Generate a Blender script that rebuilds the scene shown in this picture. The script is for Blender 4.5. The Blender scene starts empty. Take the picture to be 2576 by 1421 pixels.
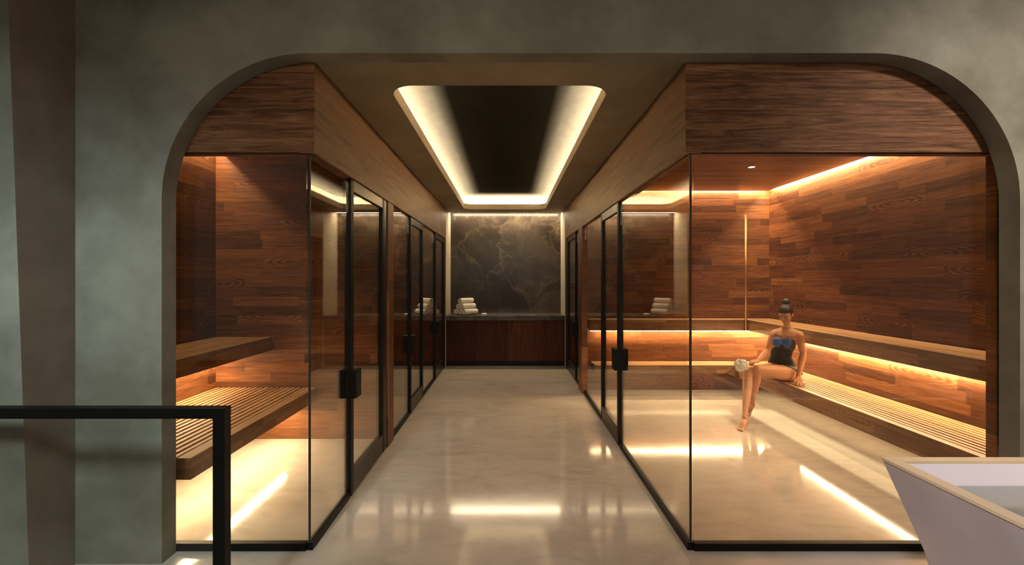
import bpy, bmesh, math, random
from mathutils import Vector, Matrix, noise
random.seed(7)
sc = bpy.context.scene
COL = sc.collection
PI = math.pi

# ------------------------------------------------------------------ materials
class NT:
    """tiny node-tree helper"""
    def __init__(s, name):
        s.m = bpy.data.materials.new(name); s.m.use_nodes = True
        s.t = s.m.node_tree; s.t.nodes.clear()
        s.out = s.t.nodes.new('ShaderNodeOutputMaterial')
    def n(s, kind, **kw):
        nd = s.t.nodes.new(kind)
        for k, v in kw.items():
            if hasattr(nd, k) and k not in nd.inputs: setattr(nd, k, v)
            else: nd.inputs[k].default_value = v
        return nd
    def l(s, a, b): s.t.links.new(a, b)
    def val(s, inp, v):
        if hasattr(v, 'links') or isinstance(v, bpy.types.NodeSocket): s.l(v, inp)
        else: inp.default_value = v
    def math(s, op, a, b=0.0, c=None):
        nd = s.t.nodes.new('ShaderNodeMath'); nd.operation = op
        s.val(nd.inputs[0], a); s.val(nd.inputs[1], b)
        if c is not None: s.val(nd.inputs[2], c)
        return nd.outputs[0]
    def comb(s, x, y, z):
        nd = s.t.nodes.new('ShaderNodeCombineXYZ')
        for i, v in enumerate((x, y, z)): s.val(nd.inputs[i], v)
        return nd.outputs[0]
    def ramp(s, fac, stops, interp='LINEAR'):
        nd = s.t.nodes.new('ShaderNodeValToRGB'); cr = nd.color_ramp; cr.interpolation = interp
        while len(cr.elements) < len(stops): cr.elements.new(0.5)
        for e, (p, c) in zip(cr.elements, stops):
            e.position = p; e.color = (*c, 1) if len(c) == 3 else c
        s.l(fac, nd.inputs[0]); return nd.outputs[0]
    def mix(s, fac, a, b, mode='MIX'):
        nd = s.t.nodes.new('ShaderNodeMix'); nd.data_type = 'RGBA'; nd.blend_type = mode
        s.val(nd.inputs[0], fac); s.val(nd.inputs[6], a); s.val(nd.inputs[7], b)
        return nd.outputs[2]
    def noise(s, vec, scale, detail=4, rough=0.5, dist=0.0):
        nd = s.t.nodes.new('ShaderNodeTexNoise')
        nd.inputs['Scale'].default_value = scale; nd.inputs['Detail'].default_value = detail
        nd.inputs['Roughness'].default_value = rough; nd.inputs['Distortion'].default_value = dist
        if vec is not None: s.l(vec, nd.inputs['Vector'])
        return nd.outputs['Fac']
    def bsdf(s, color, rough=0.5, spec=0.5, metal=0.0, bump=None, bstr=0.2, bdist=0.002, coat=0.0, sss=0.0, sheen=0.0):
        b = s.t.nodes.new('ShaderNodeBsdfPrincipled')
        s.val(b.inputs['Base Color'], color); s.val(b.inputs['Roughness'], rough)
        b.inputs['Specular IOR Level'].default_value = spec
        s.val(b.inputs['Metallic'], metal); b.inputs['Coat Weight'].default_value = coat
        b.inputs['Sheen Weight'].default_value = sheen
        if coat: b.inputs['Coat Roughness'].default_value = 0.08
        if sss:
            b.inputs['Subsurface Weight'].default_value = sss
            b.inputs['Subsurface Radius'].default_value = (0.02, 0.008, 0.004)
            b.inputs['Subsurface Scale'].default_value = 0.5
        if bump is not None:
            bp = s.t.nodes.new('ShaderNodeBump'); bp.inputs['Strength'].default_value = bstr
            bp.inputs['Distance'].default_value = bdist
            s.l(bump, bp.inputs['Height']); s.l(bp.outputs[0], b.inputs['Normal'])
        s.l(b.outputs[0], s.out.inputs[0]); return s.m
    def pos(s):
        g = s.t.nodes.new('ShaderNodeNewGeometry'); sp = s.t.nodes.new('ShaderNodeSeparateXYZ')
        s.l(g.outputs['Position'], sp.inputs[0])
        return g.outputs['Position'], sp.outputs[0], sp.outputs[1], sp.outputs[2]
    def white(s, vec):
        nd = s.t.nodes.new('ShaderNodeTexWhiteNoise'); nd.noise_dimensions = '3D'
        s.l(vec, nd.inputs['Vector']); return nd.outputs['Value']

def c4(r, g, b): return (r, g, b, 1)

def plank_mat(name, u='x', v='z', pitch=0.095, length=0.66, tones=None, rough=0.38, grain=1.0, gd=0.6,
              seam=0.45, figure=0.14, seed=0.0, spec=0.4, gs=1.0):
    t = NT(name); P, X, Y, Z = t.pos(); ax = {'x': X, 'y': Y, 'z': Z}
    U, V = ax[u], ax[v]
    tones = tones or [(0.0, (0.036, 0.013, 0.006)), (0.22, (0.10, 0.035, 0.013)), (0.55, (0.205, 0.076, 0.027)),
                      (0.85, (0.33, 0.140, 0.050)), (1.0, (0.42, 0.21, 0.085))]
    vr = t.math('DIVIDE', V, pitch); row = t.math('FLOOR', vr)
    roff = t.white(t.comb(row, seed + 3.1, 0.7))
    ur = t.math('ADD', t.math('DIVIDE', U, length), t.math('MULTIPLY', roff, 7.31)); idx = t.math('FLOOR', ur)
    r1 = t.white(t.comb(row, idx, seed + 0.5)); r2 = t.white(t.comb(idx, row, seed + 9.5))
    fu = t.math('FRACT', ur); fv = t.math('FRACT', vr)
    # grain
    sh = t.math('MULTIPLY', r1, 37.0)
    gv = t.comb(t.math('ADD', t.math('MULTIPLY', U, 2.2 * gs), sh), t.math('ADD', t.math('MULTIPLY', V, 30.0 * gs), sh), r2)
    g1 = t.noise(gv, 1.3, 6, 0.62, gd)
    fine = t.noise(t.comb(t.math('MULTIPLY', U, 9.0), t.math('MULTIPLY', V, 170.0), r1), 1.0, 3, 0.7)
    # figured (cathedral) grain
    wv = t.t.nodes.new('ShaderNodeTexWave'); wv.wave_type = 'RINGS'; wv.rings_direction = 'Z'
    wv.inputs['Scale'].default_value = 1.5; wv.inputs['Distortion'].default_value = 3.2
    wv.inputs['Detail'].default_value = 2.0; wv.inputs['Detail Scale'].default_value = 1.2
    t.l(t.comb(t.math('MULTIPLY', t.math('SUBTRACT', fu, 0.5), 1.6), t.math('MULTIPLY', t.math('SUBTRACT', fv, t.math('MULTIPLY', r2, 1.4)), 1.1), 0.0), wv.inputs['Vector'])
    tone = t.math('ADD', t.math('MULTIPLY', r2, 0.54), t.math('MULTIPLY', g1, 1.05 * grain))
    tone = t.math('ADD', tone, t.math('MULTIPLY', t.math('SUBTRACT', fine, 0.5), 0.5 * grain))
    isfig = t.math('GREATER_THAN', r1, 1.0 - figure)
    tone = t.math('ADD', tone, t.math('MULTIPLY', isfig, t.math('MULTIPLY', t.math('SUBTRACT', wv.outputs['Fac'], 0.35), 0.42)))
    tone = t.math('SUBTRACT', tone, 0.13 + 0.165 * grain)
    col = t.ramp(tone, tones)
    # dark mineral streaks and pores running with the grain
    s1 = t.noise(t.comb(t.math('ADD', t.math('MULTIPLY', U, 1.6 * gs), sh), t.math('ADD', t.math('MULTIPLY', V, 46.0 * gs), sh), seed), 1.0, 5, 0.65, 1.1)
    sk = t.ramp(s1, [(0.50, (0, 0, 0)), (0.66, (1, 1, 1))])
    col = t.mix(t.math('MULTIPLY', sk, 0.62), col, t.mix(1.0, col, c4(0.30, 0.22, 0.20), 'MULTIPLY'))
    s2 = t.noise(t.comb(t.math('MULTIPLY', U, 14.0), t.math('MULTIPLY', V, 260.0), r2), 1.0, 2, 0.6)
    col = t.mix(t.math('MULTIPLY', t.math('GREATER_THAN', s2, 0.60), 0.35), col, t.mix(1.0, col, c4(0.4, 0.3, 0.28), 'MULTIPLY'))
    # broad patches of tone across boards
    br = t.noise(t.comb(t.math('MULTIPLY', U, 0.9), t.math('MULTIPLY', V, 2.6), seed), 1.4, 2, 0.5)
    col = t.mix(t.math('MULTIPLY', br, 0.55), col, t.mix(1.0, col, c4(0.55, 0.42, 0.36), 'MULTIPLY'))
    e1 = t.math('LESS_THAN', fv, 0.018 * 0.095 / pitch * 1.2)
    e2 = t.math('LESS_THAN', fu, 0.0035)
    e = t.math('MULTIPLY', t.math('MAXIMUM', e1, e2), seam)
    col = t.mix(e, col, c4(0.02, 0.008, 0.004))
    rg = t.math('ADD', rough, t.math('MULTIPLY', g1, 0.15))
    return t.bsdf(col, rg, spec, bump=t.math('ADD', fine, g1), bstr=0.15, bdist=0.001)

def plaster_mat(name, a, b, scale=1.1, rough=0.8, spec=0.2, speck=0.5):
    t = NT(name); P, X, Y, Z = t.pos()
    n1 = t.noise(P, scale, 5, 0.55, 0.4); n2 = t.noise(P, scale * 4.2, 4, 0.6)
    n3 = t.noise(P, 60, 3, 0.6)
    f = t.math('ADD', t.math('MULTIPLY', n1, 0.75), t.math('MULTIPLY', n2, 0.35))
    f = t.math('SUBTRACT', f, 0.05)
    col = t.ramp(f, [(0.40, a), (0.64, b)])
    v = t.t.nodes.new('ShaderNodeTexVoronoi'); v.inputs['Scale'].default_value = 26
    t.l(P, v.inputs['Vector'])
    sp = t.math('MULTIPLY', t.math('LESS_THAN', v.outputs['Distance'], 0.045), speck)
    sp = t.math('MULTIPLY', sp, t.math('GREATER_THAN', t.noise(P, 7, 2), 0.58))
    col = t.mix(sp, col, c4(min(1, b[0] * 2.0), min(1, b[1] * 2.0), min(1, b[2] * 2.0)))
    return t.bsdf(col, rough, spec, bump=t.math('ADD', n2, t.math('MULTIPLY', n3, 0.4)), bstr=0.2, bdist=0.004)

def simple(name, col, rough=0.5, spec=0.5, metal=0.0, nscale=14, var=0.12, **kw):
    t = NT(name); P, X, Y, Z = t.pos(); n = t.noise(P, nscale, 3)
    lo = tuple(max(0, x * (1 - var)) for x in col); hi = tuple(min(1, x * (1 + var)) for x in col)
    return t.bsdf(t.ramp(n, [(0.3, lo), (0.7, hi)]), rough, spec, metal, **kw)

def emit_mat(name, col, strength):
    t = NT(name); e = t.n('ShaderNodeEmission'); e.inputs[0].default_value = (*col, 1); e.inputs[1].default_value = strength
    t.l(e.outputs[0], t.out.inputs[0]); return t.m

def glass_mat(name, tint=(0.965, 0.94, 0.895), r0=0.06, gain=1.0, rough=0.0):
    t = NT(name)
    lw = t.n('ShaderNodeLayerWeight'); lw.inputs['Blend'].default_value = 0.5
    R = t.math('ADD', t.math('MULTIPLY', t.math('POWER', lw.outputs['Facing'], 3.7), (1 - r0) * gain), r0)
    tr = t.n('ShaderNodeBsdfTransparent'); tr.inputs[0].default_value = (*tint, 1)
    gl = t.n('ShaderNodeBsdfGlossy'); gl.inputs['Roughness'].default_value = rough
    gl.inputs['Color'].default_value = (1, 0.97, 0.92, 1)
    mx = t.n('ShaderNodeMixShader'); t.l(R, mx.inputs[0]); t.l(tr.outputs[0], mx.inputs[1]); t.l(gl.outputs[0], mx.inputs[2])
    t.l(mx.outputs[0], t.out.inputs[0]); return t.m

M = {}
M['wood_xz'] = plank_mat('cabin_wood_x', 'x', 'z', seed=1)
M['wood_yz'] = plank_mat('cabin_wood_y', 'y', 'z', seed=4)
M['wood_ceiling'] = plank_mat('cabin_ceiling_wood', 'x', 'y', pitch=0.12, length=1.3, seed=8, figure=0.0, rough=0.3)
wt = [(0.0, (0.045, 0.019, 0.010)), (0.35, (0.15, 0.068, 0.033)), (0.65, (0.27, 0.130, 0.065)), (1.0, (0.40, 0.22, 0.125))]
M['walnut_xz'] = plank_mat('walnut_x', 'x', 'z', pitch=0.2558, length=14, tones=wt, figure=0.0, seed=12, seam=0.5, grain=1.5, rough=0.6, gs=0.6, gd=2.0, spec=0.2)
wt2 = [(0.0, (0.075, 0.036, 0.016)), (0.35, (0.16, 0.083, 0.038)), (0.65, (0.225, 0.124, 0.060)), (1.0, (0.32, 0.19, 0.10))]
M['walnut_yz'] = plank_mat('walnut_y', 'y', 'z', pitch=0.6, length=3.4, tones=wt2, figure=0.0, seed=15, seam=0.1, grain=1.35, rough=0.4, gs=0.5)
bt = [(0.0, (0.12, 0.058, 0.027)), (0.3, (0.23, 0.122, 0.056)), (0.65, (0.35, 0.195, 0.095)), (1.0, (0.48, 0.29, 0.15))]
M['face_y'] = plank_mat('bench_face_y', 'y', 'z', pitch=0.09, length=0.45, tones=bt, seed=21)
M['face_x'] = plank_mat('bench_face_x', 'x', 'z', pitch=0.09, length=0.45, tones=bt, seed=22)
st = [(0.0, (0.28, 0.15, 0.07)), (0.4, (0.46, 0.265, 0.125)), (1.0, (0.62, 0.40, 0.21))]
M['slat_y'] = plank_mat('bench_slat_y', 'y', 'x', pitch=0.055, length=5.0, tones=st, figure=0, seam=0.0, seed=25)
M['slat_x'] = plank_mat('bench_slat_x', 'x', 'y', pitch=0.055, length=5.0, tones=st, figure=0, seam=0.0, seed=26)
M['dark_wood'] = simple('dark_wood', (0.012, 0.006, 0.004), 0.8, 0.2)
ct = [(0.0, (0.022, 0.007, 0.005)), (0.4, (0.055, 0.016, 0.009)), (0.7, (0.090, 0.028, 0.014)), (1.0, (0.13, 0.045, 0.022))]
M['cabinet'] = plank_mat('cabinet_wood', 'z', 'x', pitch=0.6, length=4, tones=ct, figure=0, seed=31, seam=0.0, grain=1.3, spec=0.15, rough=0.5)
M['post'] = plank_mat('post_wood', 'z', 'y', pitch=0.3, length=1.2, seed=33, figure=0)
M['wall'] = plaster_mat('plaster_green', (0.165, 0.154, 0.120), (0.31, 0.302, 0.25), 0.85)
M['pier'] = plaster_mat('plaster_warm_lit', (0.19, 0.150, 0.115), (0.29, 0.235, 0.185), 1.0)  # pier side face: warm light from the right put into the plaster colour
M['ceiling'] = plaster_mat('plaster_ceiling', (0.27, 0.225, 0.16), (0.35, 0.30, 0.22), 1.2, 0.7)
M['pilaster'] = plaster_mat('plaster_pale', (0.42, 0.37, 0.29), (0.52, 0.46, 0.36), 1.5, 0.6)
M['lip'] = plaster_mat('plaster_lip', (0.40, 0.34, 0.25), (0.48, 0.41, 0.31), 1.5, 0.6)
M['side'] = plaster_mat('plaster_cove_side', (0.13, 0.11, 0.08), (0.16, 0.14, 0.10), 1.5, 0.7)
M['black'] = simple('black_metal', (0.004, 0.0038, 0.0035), 0.45, 0.18)
M['bronze'] = simple('dark_bronze_frame', (0.040, 0.026, 0.016), 0.32, 0.5, 0.45)
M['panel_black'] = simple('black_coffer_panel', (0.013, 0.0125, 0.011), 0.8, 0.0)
M['glass'] = glass_mat('clear_glass')
M['glass_edge'] = simple('glass_edge_seal', (0.030, 0.026, 0.018), 0.3)
M['rail_glass'] = glass_mat('rail_glass', (0.97, 0.97, 0.96), 0.02)
M['led'] = emit_mat('led_warm', (1.0, 0.76, 0.45), 30)
M['led_cove'] = emit_mat('led_cove', (1.0, 0.78, 0.52), 14)
M['led_down'] = emit_mat('downlight_glow', (1.0, 0.80, 0.56), 60)
M['towel'] = simple('white_terry', (0.74, 0.70, 0.64), 0.95, 0.1, nscale=90, var=0.08, sheen=0.3)
M['tub'] = simple('tub_mauve_plaster', (0.50, 0.44, 0.42), 0.6, 0.3, nscale=3, var=0.10)
M['tub_in'] = simple('tub_white_lining', (0.78, 0.71, 0.74), 0.4, 0.4, nscale=3, var=0.05)
M['tub_rim'] = simple('tub_tan_rim', (0.66, 0.50, 0.31), 0.5, 0.4, nscale=5, var=0.06)
M['brass'] = simple('gold_line', (0.65, 0.42, 0.18), 0.35, 0.5, 0.8)
M['skin'] = simple('skin', (0.56, 0.285, 0.155), 0.5, 0.35, nscale=8, var=0.06, sss=0.15)
M['lips'] = simple('lips', (0.42, 0.13, 0.09), 0.45)
M['eye'] = simple('eye_dark', (0.05, 0.03, 0.02), 0.3)
M['hair'] = simple('dark_hair', (0.030, 0.017, 0.010), 0.5, 0.4, nscale=60, var=0.5)
M['suit'] = simple('black_swimsuit', (0.012, 0.009, 0.010), 0.6, 0.3)
M['suit_blue'] = simple('blue_swimsuit', (0.035, 0.13, 0.50), 0.55, 0.3)
M['suit_grey'] = simple('sheer_swimsuit', (0.055, 0.045, 0.045), 0.6, 0.3)
M['cloth_held'] = simple('pale_cloth', (0.66, 0.68, 0.62), 0.9, 0.1, nscale=30, var=0.12)

def floor_mat():
    t = NT('polished_stone_floor'); P, X, Y, Z = t.pos()
    n1 = t.noise(P, 0.9, 6, 0.55, 0.8)
    n2 = t.noise(t.comb(t.math('MULTIPLY', X, 1.0), t.math('MULTIPLY', Y, 2.2), 0.0), 2.2, 7, 0.62, 1.6)
    f = t.math('ADD', t.math('MULTIPLY', n1, 0.5), t.math('MULTIPLY', n2, 0.5))
    col = t.ramp(f, [(0.34, (0.44, 0.385, 0.325)), (0.5, (0.54, 0.48, 0.41)), (0.66, (0.61, 0.55, 0.48))])
    v = t.math('ABSOLUTE', t.math('SUBTRACT', t.noise(t.comb(X, t.math('MULTIPLY', Y, 1.8), 3.0), 0.8, 8, 0.6, 1.2), 0.5))
    vn = t.math('MULTIPLY', t.math('LESS_THAN', v, 0.006), 0.16)
    col = t.mix(vn, col, c4(0.70, 0.62, 0.50))
    rg = t.math('ADD', 0.045, t.math('MULTIPLY', n2, 0.11))
    return t.bsdf(col, rg, 0.5, coat=0.25)
M['floor'] = floor_mat()

def marble_mat():
    t = NT('dark_brown_marble'); P, X, Y, Z = t.pos()
    w = t.t.nodes.new('ShaderNodeTexNoise'); w.inputs['Scale'].default_value = 1.3; w.inputs['Detail'].default_value = 7
    w.inputs['Roughness'].default_value = 0.62; w.inputs['Distortion'].default_value = 0.5; t.l(P, w.inputs['Vector'])
    vm = t.t.nodes.new('ShaderNodeVectorMath'); vm.operation = 'MULTIPLY_ADD'
    t.l(w.outputs['Color'], vm.inputs[0]); vm.inputs[1].default_value = (1.25, 1.25, 1.25); t.l(P, vm.inputs[2])
    wp = vm.outputs[0]
    vo = t.t.nodes.new('ShaderNodeTexVoronoi'); vo.feature = 'DISTANCE_TO_EDGE'; vo.inputs['Scale'].default_value = 1.15
    t.l(wp, vo.inputs['Vector'])
    vo2 = t.t.nodes.new('ShaderNodeTexVoronoi'); vo2.feature = 'DISTANCE_TO_EDGE'; vo2.inputs['Scale'].default_value = 4.5
    t.l(wp, vo2.inputs['Vector'])
    base = t.ramp(t.noise(wp, 0.9, 7, 0.65, 0.3), [(0.36, (0.016, 0.011, 0.009)), (0.5, (0.032, 0.024, 0.018)), (0.60, (0.070, 0.054, 0.039)), (0.72, (0.12, 0.094, 0.066))])
    v1 = t.ramp(vo.outputs['Distance'], [(0.0, (1, 1, 1)), (0.010, (0.30, 0.30, 0.30)), (0.06, (0.0, 0.0, 0.0))])
    v2 = t.ramp(vo2.outputs['Distance'], [(0.0, (1, 1, 1)), (0.045, (0, 0, 0))])
    m1 = t.ramp(t.noise(P, 1.6, 3), [(0.42, (0, 0, 0)), (0.6, (1, 1, 1))])
    m2 = t.ramp(t.noise(P, 2.1, 3, 0.5, 1.0), [(0.5, (0, 0, 0)), (0.62, (1, 1, 1))])
    f1 = t.math('MULTIPLY', v1, t.math('MULTIPLY', m1, 0.55)); f2 = t.math('MULTIPLY', v2, t.math('MULTIPLY', m2, 0.24))
    col = t.mix(f1, base, c4(0.34, 0.26, 0.18)); col = t.mix(f2, col, c4(0.27, 0.21, 0.14))
    return t.bsdf(col, 0.28, 0.45)
M['marble'] = marble_mat()
def counter_stone():
    t = NT('grey_brown_worktop_stone'); P, X, Y, Z = t.pos()
    col = t.ramp(t.noise(P, 3.0, 6, 0.65, 1.0), [(0.35, (0.045, 0.036, 0.030)), (0.55, (0.10, 0.083, 0.068)), (0.7, (0.20, 0.165, 0.13))])
    return t.bsdf(col, 0.25, 0.5)
M['worktop'] = counter_stone()
def water_mat():
    t = NT('still_water'); P, X, Y, Z = t.pos()
    n = t.noise(P, 5.0, 3, 0.5)
    col = t.ramp(t.noise(P, 2.0, 3), [(0.3, (0.23, 0.235, 0.19)), (0.7, (0.31, 0.31, 0.26))])
    return t.bsdf(col, 0.08, 0.6, bump=n, bstr=0.12, bdist=0.01)
M['water'] = water_mat()

# ------------------------------------------------------------------ builders
def link(o, parent=None):
    COL.objects.link(o)
    if parent is not None:
        o.parent = parent
        o.matrix_parent_inverse = parent.matrix_basis.inverted()
    return o

def mesh_obj(name, bm, mat, parent=None, smooth=False):
    me = bpy.data.meshes.new(name); bmesh.ops.recalc_face_normals(bm, faces=bm.faces)
    bm.to_mesh(me); bm.free()
    for m in (mat if isinstance(mat, (list, tuple)) else [mat]): me.materials.append(m)
    if smooth:
        for p in me.polygons: p.use_smooth = True
    return link(bpy.data.objects.new(name, me), parent)

def tag(o, label, cat=None, group=None, kind=None):
    if label: o['label'] = label
    if cat: o['category'] = cat
    if group: o['group'] = group
    if kind: o['kind'] = kind
    return o
def struct(o, label=None):
    o['kind'] = 'structure'
    if label: o['label'] = label
    return o
def empty(name, loc):
    o = bpy.data.objects.new(name, None); o.empty_display_size = 0.05; o.location = loc
    COL.objects.link(o); return o

def add_box(bm, x0, x1, y0, y1, z0, z1, bev=0.0, seg=2):
    b = bmesh.new()
    bmesh.ops.create_cube(b, size=1.0)
    for v in b.verts:
        v.co = Vector(((x0 + x1) / 2 + v.co.x * (x1 - x0), (y0 + y1) / 2 + v.co.y * (y1 - y0), (z0 + z1) / 2 + v.co.z * (z1 - z0)))
    if bev > 0:
        bmesh.ops.bevel(b, geom=b.edges[:], offset=bev, segments=seg, profile=0.7, affect='EDGES')
    me = bpy.data.meshes.new('tmp'); b.to_mesh(me); b.free(); bm.from_mesh(me); bpy.data.meshes.remove(me)

def box(name, x0, x1, y0, y1, z0, z1, mat, parent=None, bev=0.0):
    bm = bmesh.new(); add_box(bm, x0, x1, y0, y1, z0, z1, bev); return mesh_obj(name, bm, mat, parent)

def add_tube(bm, pts, radii, seg=14, cap=True, up=Vector((0, 0, 1))):
    """lofted tube; radii entries are r or (ra, rb); ra lies along the 'side' axis, rb along the other"""
    pts = [Vector(p) for p in pts]; rings = []; n = len(pts)
    for i, p in enumerate(pts):
        t = (pts[min(i + 1, n - 1)] - pts[max(i - 1, 0)]).normalized()
        s = up - t * up.dot(t)
        if s.length < 1e-4: s = Vector((1, 0, 0)) - t * t.x
        s.normalize(); w = t.cross(s)
        r = radii[i] if isinstance(radii, (list, tuple)) else radii
        ra, rb = r if isinstance(r, tuple) else (r, r)
        rings.append([bm.verts.new(p + s * (ra * math.cos(2 * PI * k / seg)) + w * (rb * math.sin(2 * PI * k / seg))) for k in range(seg)])
    for a, b in zip(rings, rings[1:]):
        for k in range(seg): bm.faces.new((a[k], a[(k + 1) % seg], b[(k + 1) % seg], b[k]))
    if cap:
        bm.faces.new(rings[0]); bm.faces.new(list(reversed(rings[-1])))

def add_ball(bm, c, r, rot=None, u=18, v=12):
    rr = r if isinstance(r, (tuple, list)) else (r, r, r)
    mt = Matrix.Translation(Vector(c)) @ (rot.to_4x4() if rot is not None else Matrix.Identity(4)) @ Matrix.Diagonal((*rr, 1))
    bmesh.ops.create_uvsphere(bm, u_segments=u, v_segments=v, radius=1.0, matrix=mt)

def area(name, loc, size, power, color, direction=(0, 0, -1), along=None, spread=180):
    L = bpy.data.lights.new(name, 'AREA'); L.shape = 'RECTANGLE'; L.size, L.size_y = size
    L.energy = power; L.color = color; L.spread = math.radians(spread)
    o = bpy.data.objects.new(name, L); COL.objects.link(o)
    z = -Vector(direction).normalized()
    x = Vector(along or (1, 0, 0)); x = (x - z * x.dot(z)).normalized(); y = z.cross(x)
    m = Matrix((x, y, z)).transposed().to_4x4(); m.translation = Vector(loc); o.matrix_world = m
    return o

WARM = (1.0, 0.74, 0.43); COVE = (1.0, 0.79, 0.51)

# ------------------------------------------------------------------ measured layout (metres, camera at origin x,y)
CEIL = 2.876; GT = 2.34
XL, XR = -1.171, 1.077              # glass planes beside the corridor
FXL, FXR = -1.136, 1.042            # fascia faces beside the corridor
YG = 2.576                          # front glass plane
AXL, AXR, AZ, AR = -1.945, 2.876, 2.869, 0.82
WLX, WRX = -2.927, 3.775            # outer cabin walls
LB, RB = 4.38, 6.32
E_ = 0.002                 # rear walls of the front cabins
YEND = 8.0

# ------------------------------------------------------------------ floor, ceilings, walls
bm = bmesh.new(); add_box(bm, -6, 7, -5, 9.2, -0.12, 0.0)
struct(mesh_obj('floor', bm, M['floor']), 'polished beige stone floor running through corridor and cabins')

# arch wall: a slab with a round-shouldered opening
def arch_pts(x0, x1, zt, r, n=28):
    pts = [(x0, 0.0)]
    for k in range(n + 1):
        a = PI - k / n * PI / 2; pts.append((x0 + r + r * math.cos(a), zt - r + r * math.sin(a)))
    for k in range(n + 1):
        a = PI / 2 - k / n * PI / 2; pts.append((x1 - r + r * math.cos(a), zt - r + r * math.sin(a)))
    pts.append((x1, 0.0)); return pts
def arch_wall(name, X0, X1, Z1, y0, y1, mat):
    bm = bmesh.new(); inner = arch_pts(AXL, AXR, AZ, AR)
    def outer(p):   # project a point of the opening outwards to the rectangle
        x, z = p
        if z <= 0.001: return (X0 if x < 0 else X1, 0.0)
        cx, cz = (AXL + AXR) / 2, AZ - AR
        dx, dz = x - cx, max(z - cz, 0.0)
        t = min((X1 - cx) / dx if dx > 1e-6 else 1e9, (X0 - cx) / dx if dx < -1e-6 else 1e9, (Z1 - cz) / dz if dz > 1e-6 else 1e9)
        return (cx + dx * t, cz + dz * t)
    ins, outs = inner[:], [outer(p) for p in inner]
    # insert exact corners of the rectangle
    res_i, res_o = [], []
    for k in range(len(ins)):
        res_i.append(ins[k]); res_o.append(outs[k])
        if k + 1 < len(ins):
            a, b = outs[k], outs[k + 1]
            if abs(a[0] - X0) < 1e-6 and abs(b[1] - Z1) < 1e-6 and a[1] < Z1 - 1e-6: res_i.append(ins[k]); res_o.append((X0, Z1))
            if abs(a[1] - Z1) < 1e-6 and abs(b[0] - X1) < 1e-6 and b[1] < Z1 - 1e-6: res_i.append(ins[k + 1]); res_o.append((X1, Z1))
    def ring(y): return [bm.verts.new((x, y, z)) for x, z in res_i], [bm.verts.new((x, y, z)) for x, z in res_o]
    fi, fo = ring(y0); bi, bo = ring(y1)
    for k in range(len(fi) - 1):
        for q in ((fi[k], fi[k + 1], fo[k + 1], fo[k]), (bi[k + 1], bi[k], bo[k], bo[k + 1]), (fi[k + 1], fi[k], bi[k], bi[k + 1]), (fo[k], fo[k + 1], bo[k + 1], bo[k])):
            try: bm.faces.new(q)
            except ValueError: pass
    bmesh.ops.remove_doubles(bm, verts=bm.verts, dist=1e-5)
    bmesh.ops.dissolve_degenerate(bm, edges=bm.edges, dist=1e-5)
    return mesh_obj(name, bm, mat)
struct(arch_wall('wall_front', -5.0, 6.0, 3.9, 2.456, 2.562, M['wall']), 'grey green plaster wall with wide round-shouldered opening')

# pier that projects at the far left, its front edge leaning slightly
bm = bmesh.new()
pv = {}
for k, (z, y) in enumerate(((0.0, 2.222), (3.9, 2.095))):
    for j, (x, yy) in enumerate(((-5.0, y), (-2.43, y), (-2.43, 2.456), (-5.0, 2.456))): pv[(k, j)] = bm.verts.new((x, yy, z))
for j in range(4): bm.faces.new((pv[(0, j)], pv[(0, (j + 1) % 4)], pv[(1, (j + 1) % 4)], pv[(1, j)]))
bm.faces.new([pv[(0, j)] for j in range(4)]); bm.faces.new([pv[(1, j)] for j in (3, 2, 1, 0)])
for f in bm.faces: f.material_index = 0
bmesh.ops.recalc_face_normals(bm, faces=bm.faces)
for f in bm.faces:
    if f.normal.x > 0.9: f.material_index = 1
struct(mesh_obj('wall_left_pier', bm, [M['wall'], M['pier']]), 'plaster pier projecting at the left edge')

# corridor ceiling with rounded coffer opening
CX0, CX1, CY0, CY1, CR = -0.795, 0.680, 2.88, 8.0, 0.17
def rrect(x0, x1, y0, y1, r, n=10):
    pts = []
    for cx, cy, a0 in ((x1 - r, y1 - r, 0), (x0 + r, y1 - r, PI / 2), (x0 + r, y0 + r, PI), (x1 - r, y0 + r, 1.5 * PI)):
        for k in range(n + 1):
            a = a0 + k / n * PI / 2; pts.append((cx + r * math.cos(a), cy + r * math.sin(a)))
    return pts
def slab_with_hole(name, X0, X1, Y0, Y1, hole, z0, z1, mat):
    bm = bmesh.new(); cx = sum(p[0] for p in hole) / len(hole); cy = sum(p[1] for p in hole) / len(hole)
    def outer(p):
        dx, dy = p[0] - cx, p[1] - cy
        t = min((X1 - cx) / dx if dx > 1e-9 else 1e9, (X0 - cx) / dx if dx < -1e-9 else 1e9, (Y1 - cy) / dy if dy > 1e-9 else 1e9, (Y0 - cy) / dy if dy < -1e-9 else 1e9)
        return [cx + dx * t, cy + dy * t]
    outs = [outer(p) for p in hole]; corners = [(X1, Y1), (X0, Y1), (X0, Y0), (X1, Y0)]; used = set()
    for c in corners:
        k = min(range(len(outs)), key=lambda i: abs(math.atan2(outs[i][1] - cy, outs[i][0] - cx) - math.atan2(c[1] - cy, c[0] - cx)) if i not in used else 9)
        outs[k] = list(c); used.add(k)
    N = len(hole)
    a = [bm.verts.new((x, y, z0)) for x, y in hole]; b = [bm.verts.new((x, y, z0)) for x, y in outs]
    c = [bm.verts.new((x, y, z1)) for x, y in hole]; d = [bm.verts.new((x, y, z1)) for x, y in outs]
    for k in range(N):
        j = (k + 1) % N
        bm.faces.new((a[k], a[j], b[j], b[k])); bm.faces.new((c[j], c[k], d[k], d[j]))
        bm.faces.new((a[j], a[k], c[k], c[j])); bm.faces.new((b[k], b[j], d[j], d[k]))
    return mesh_obj(name, bm, mat)
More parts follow.
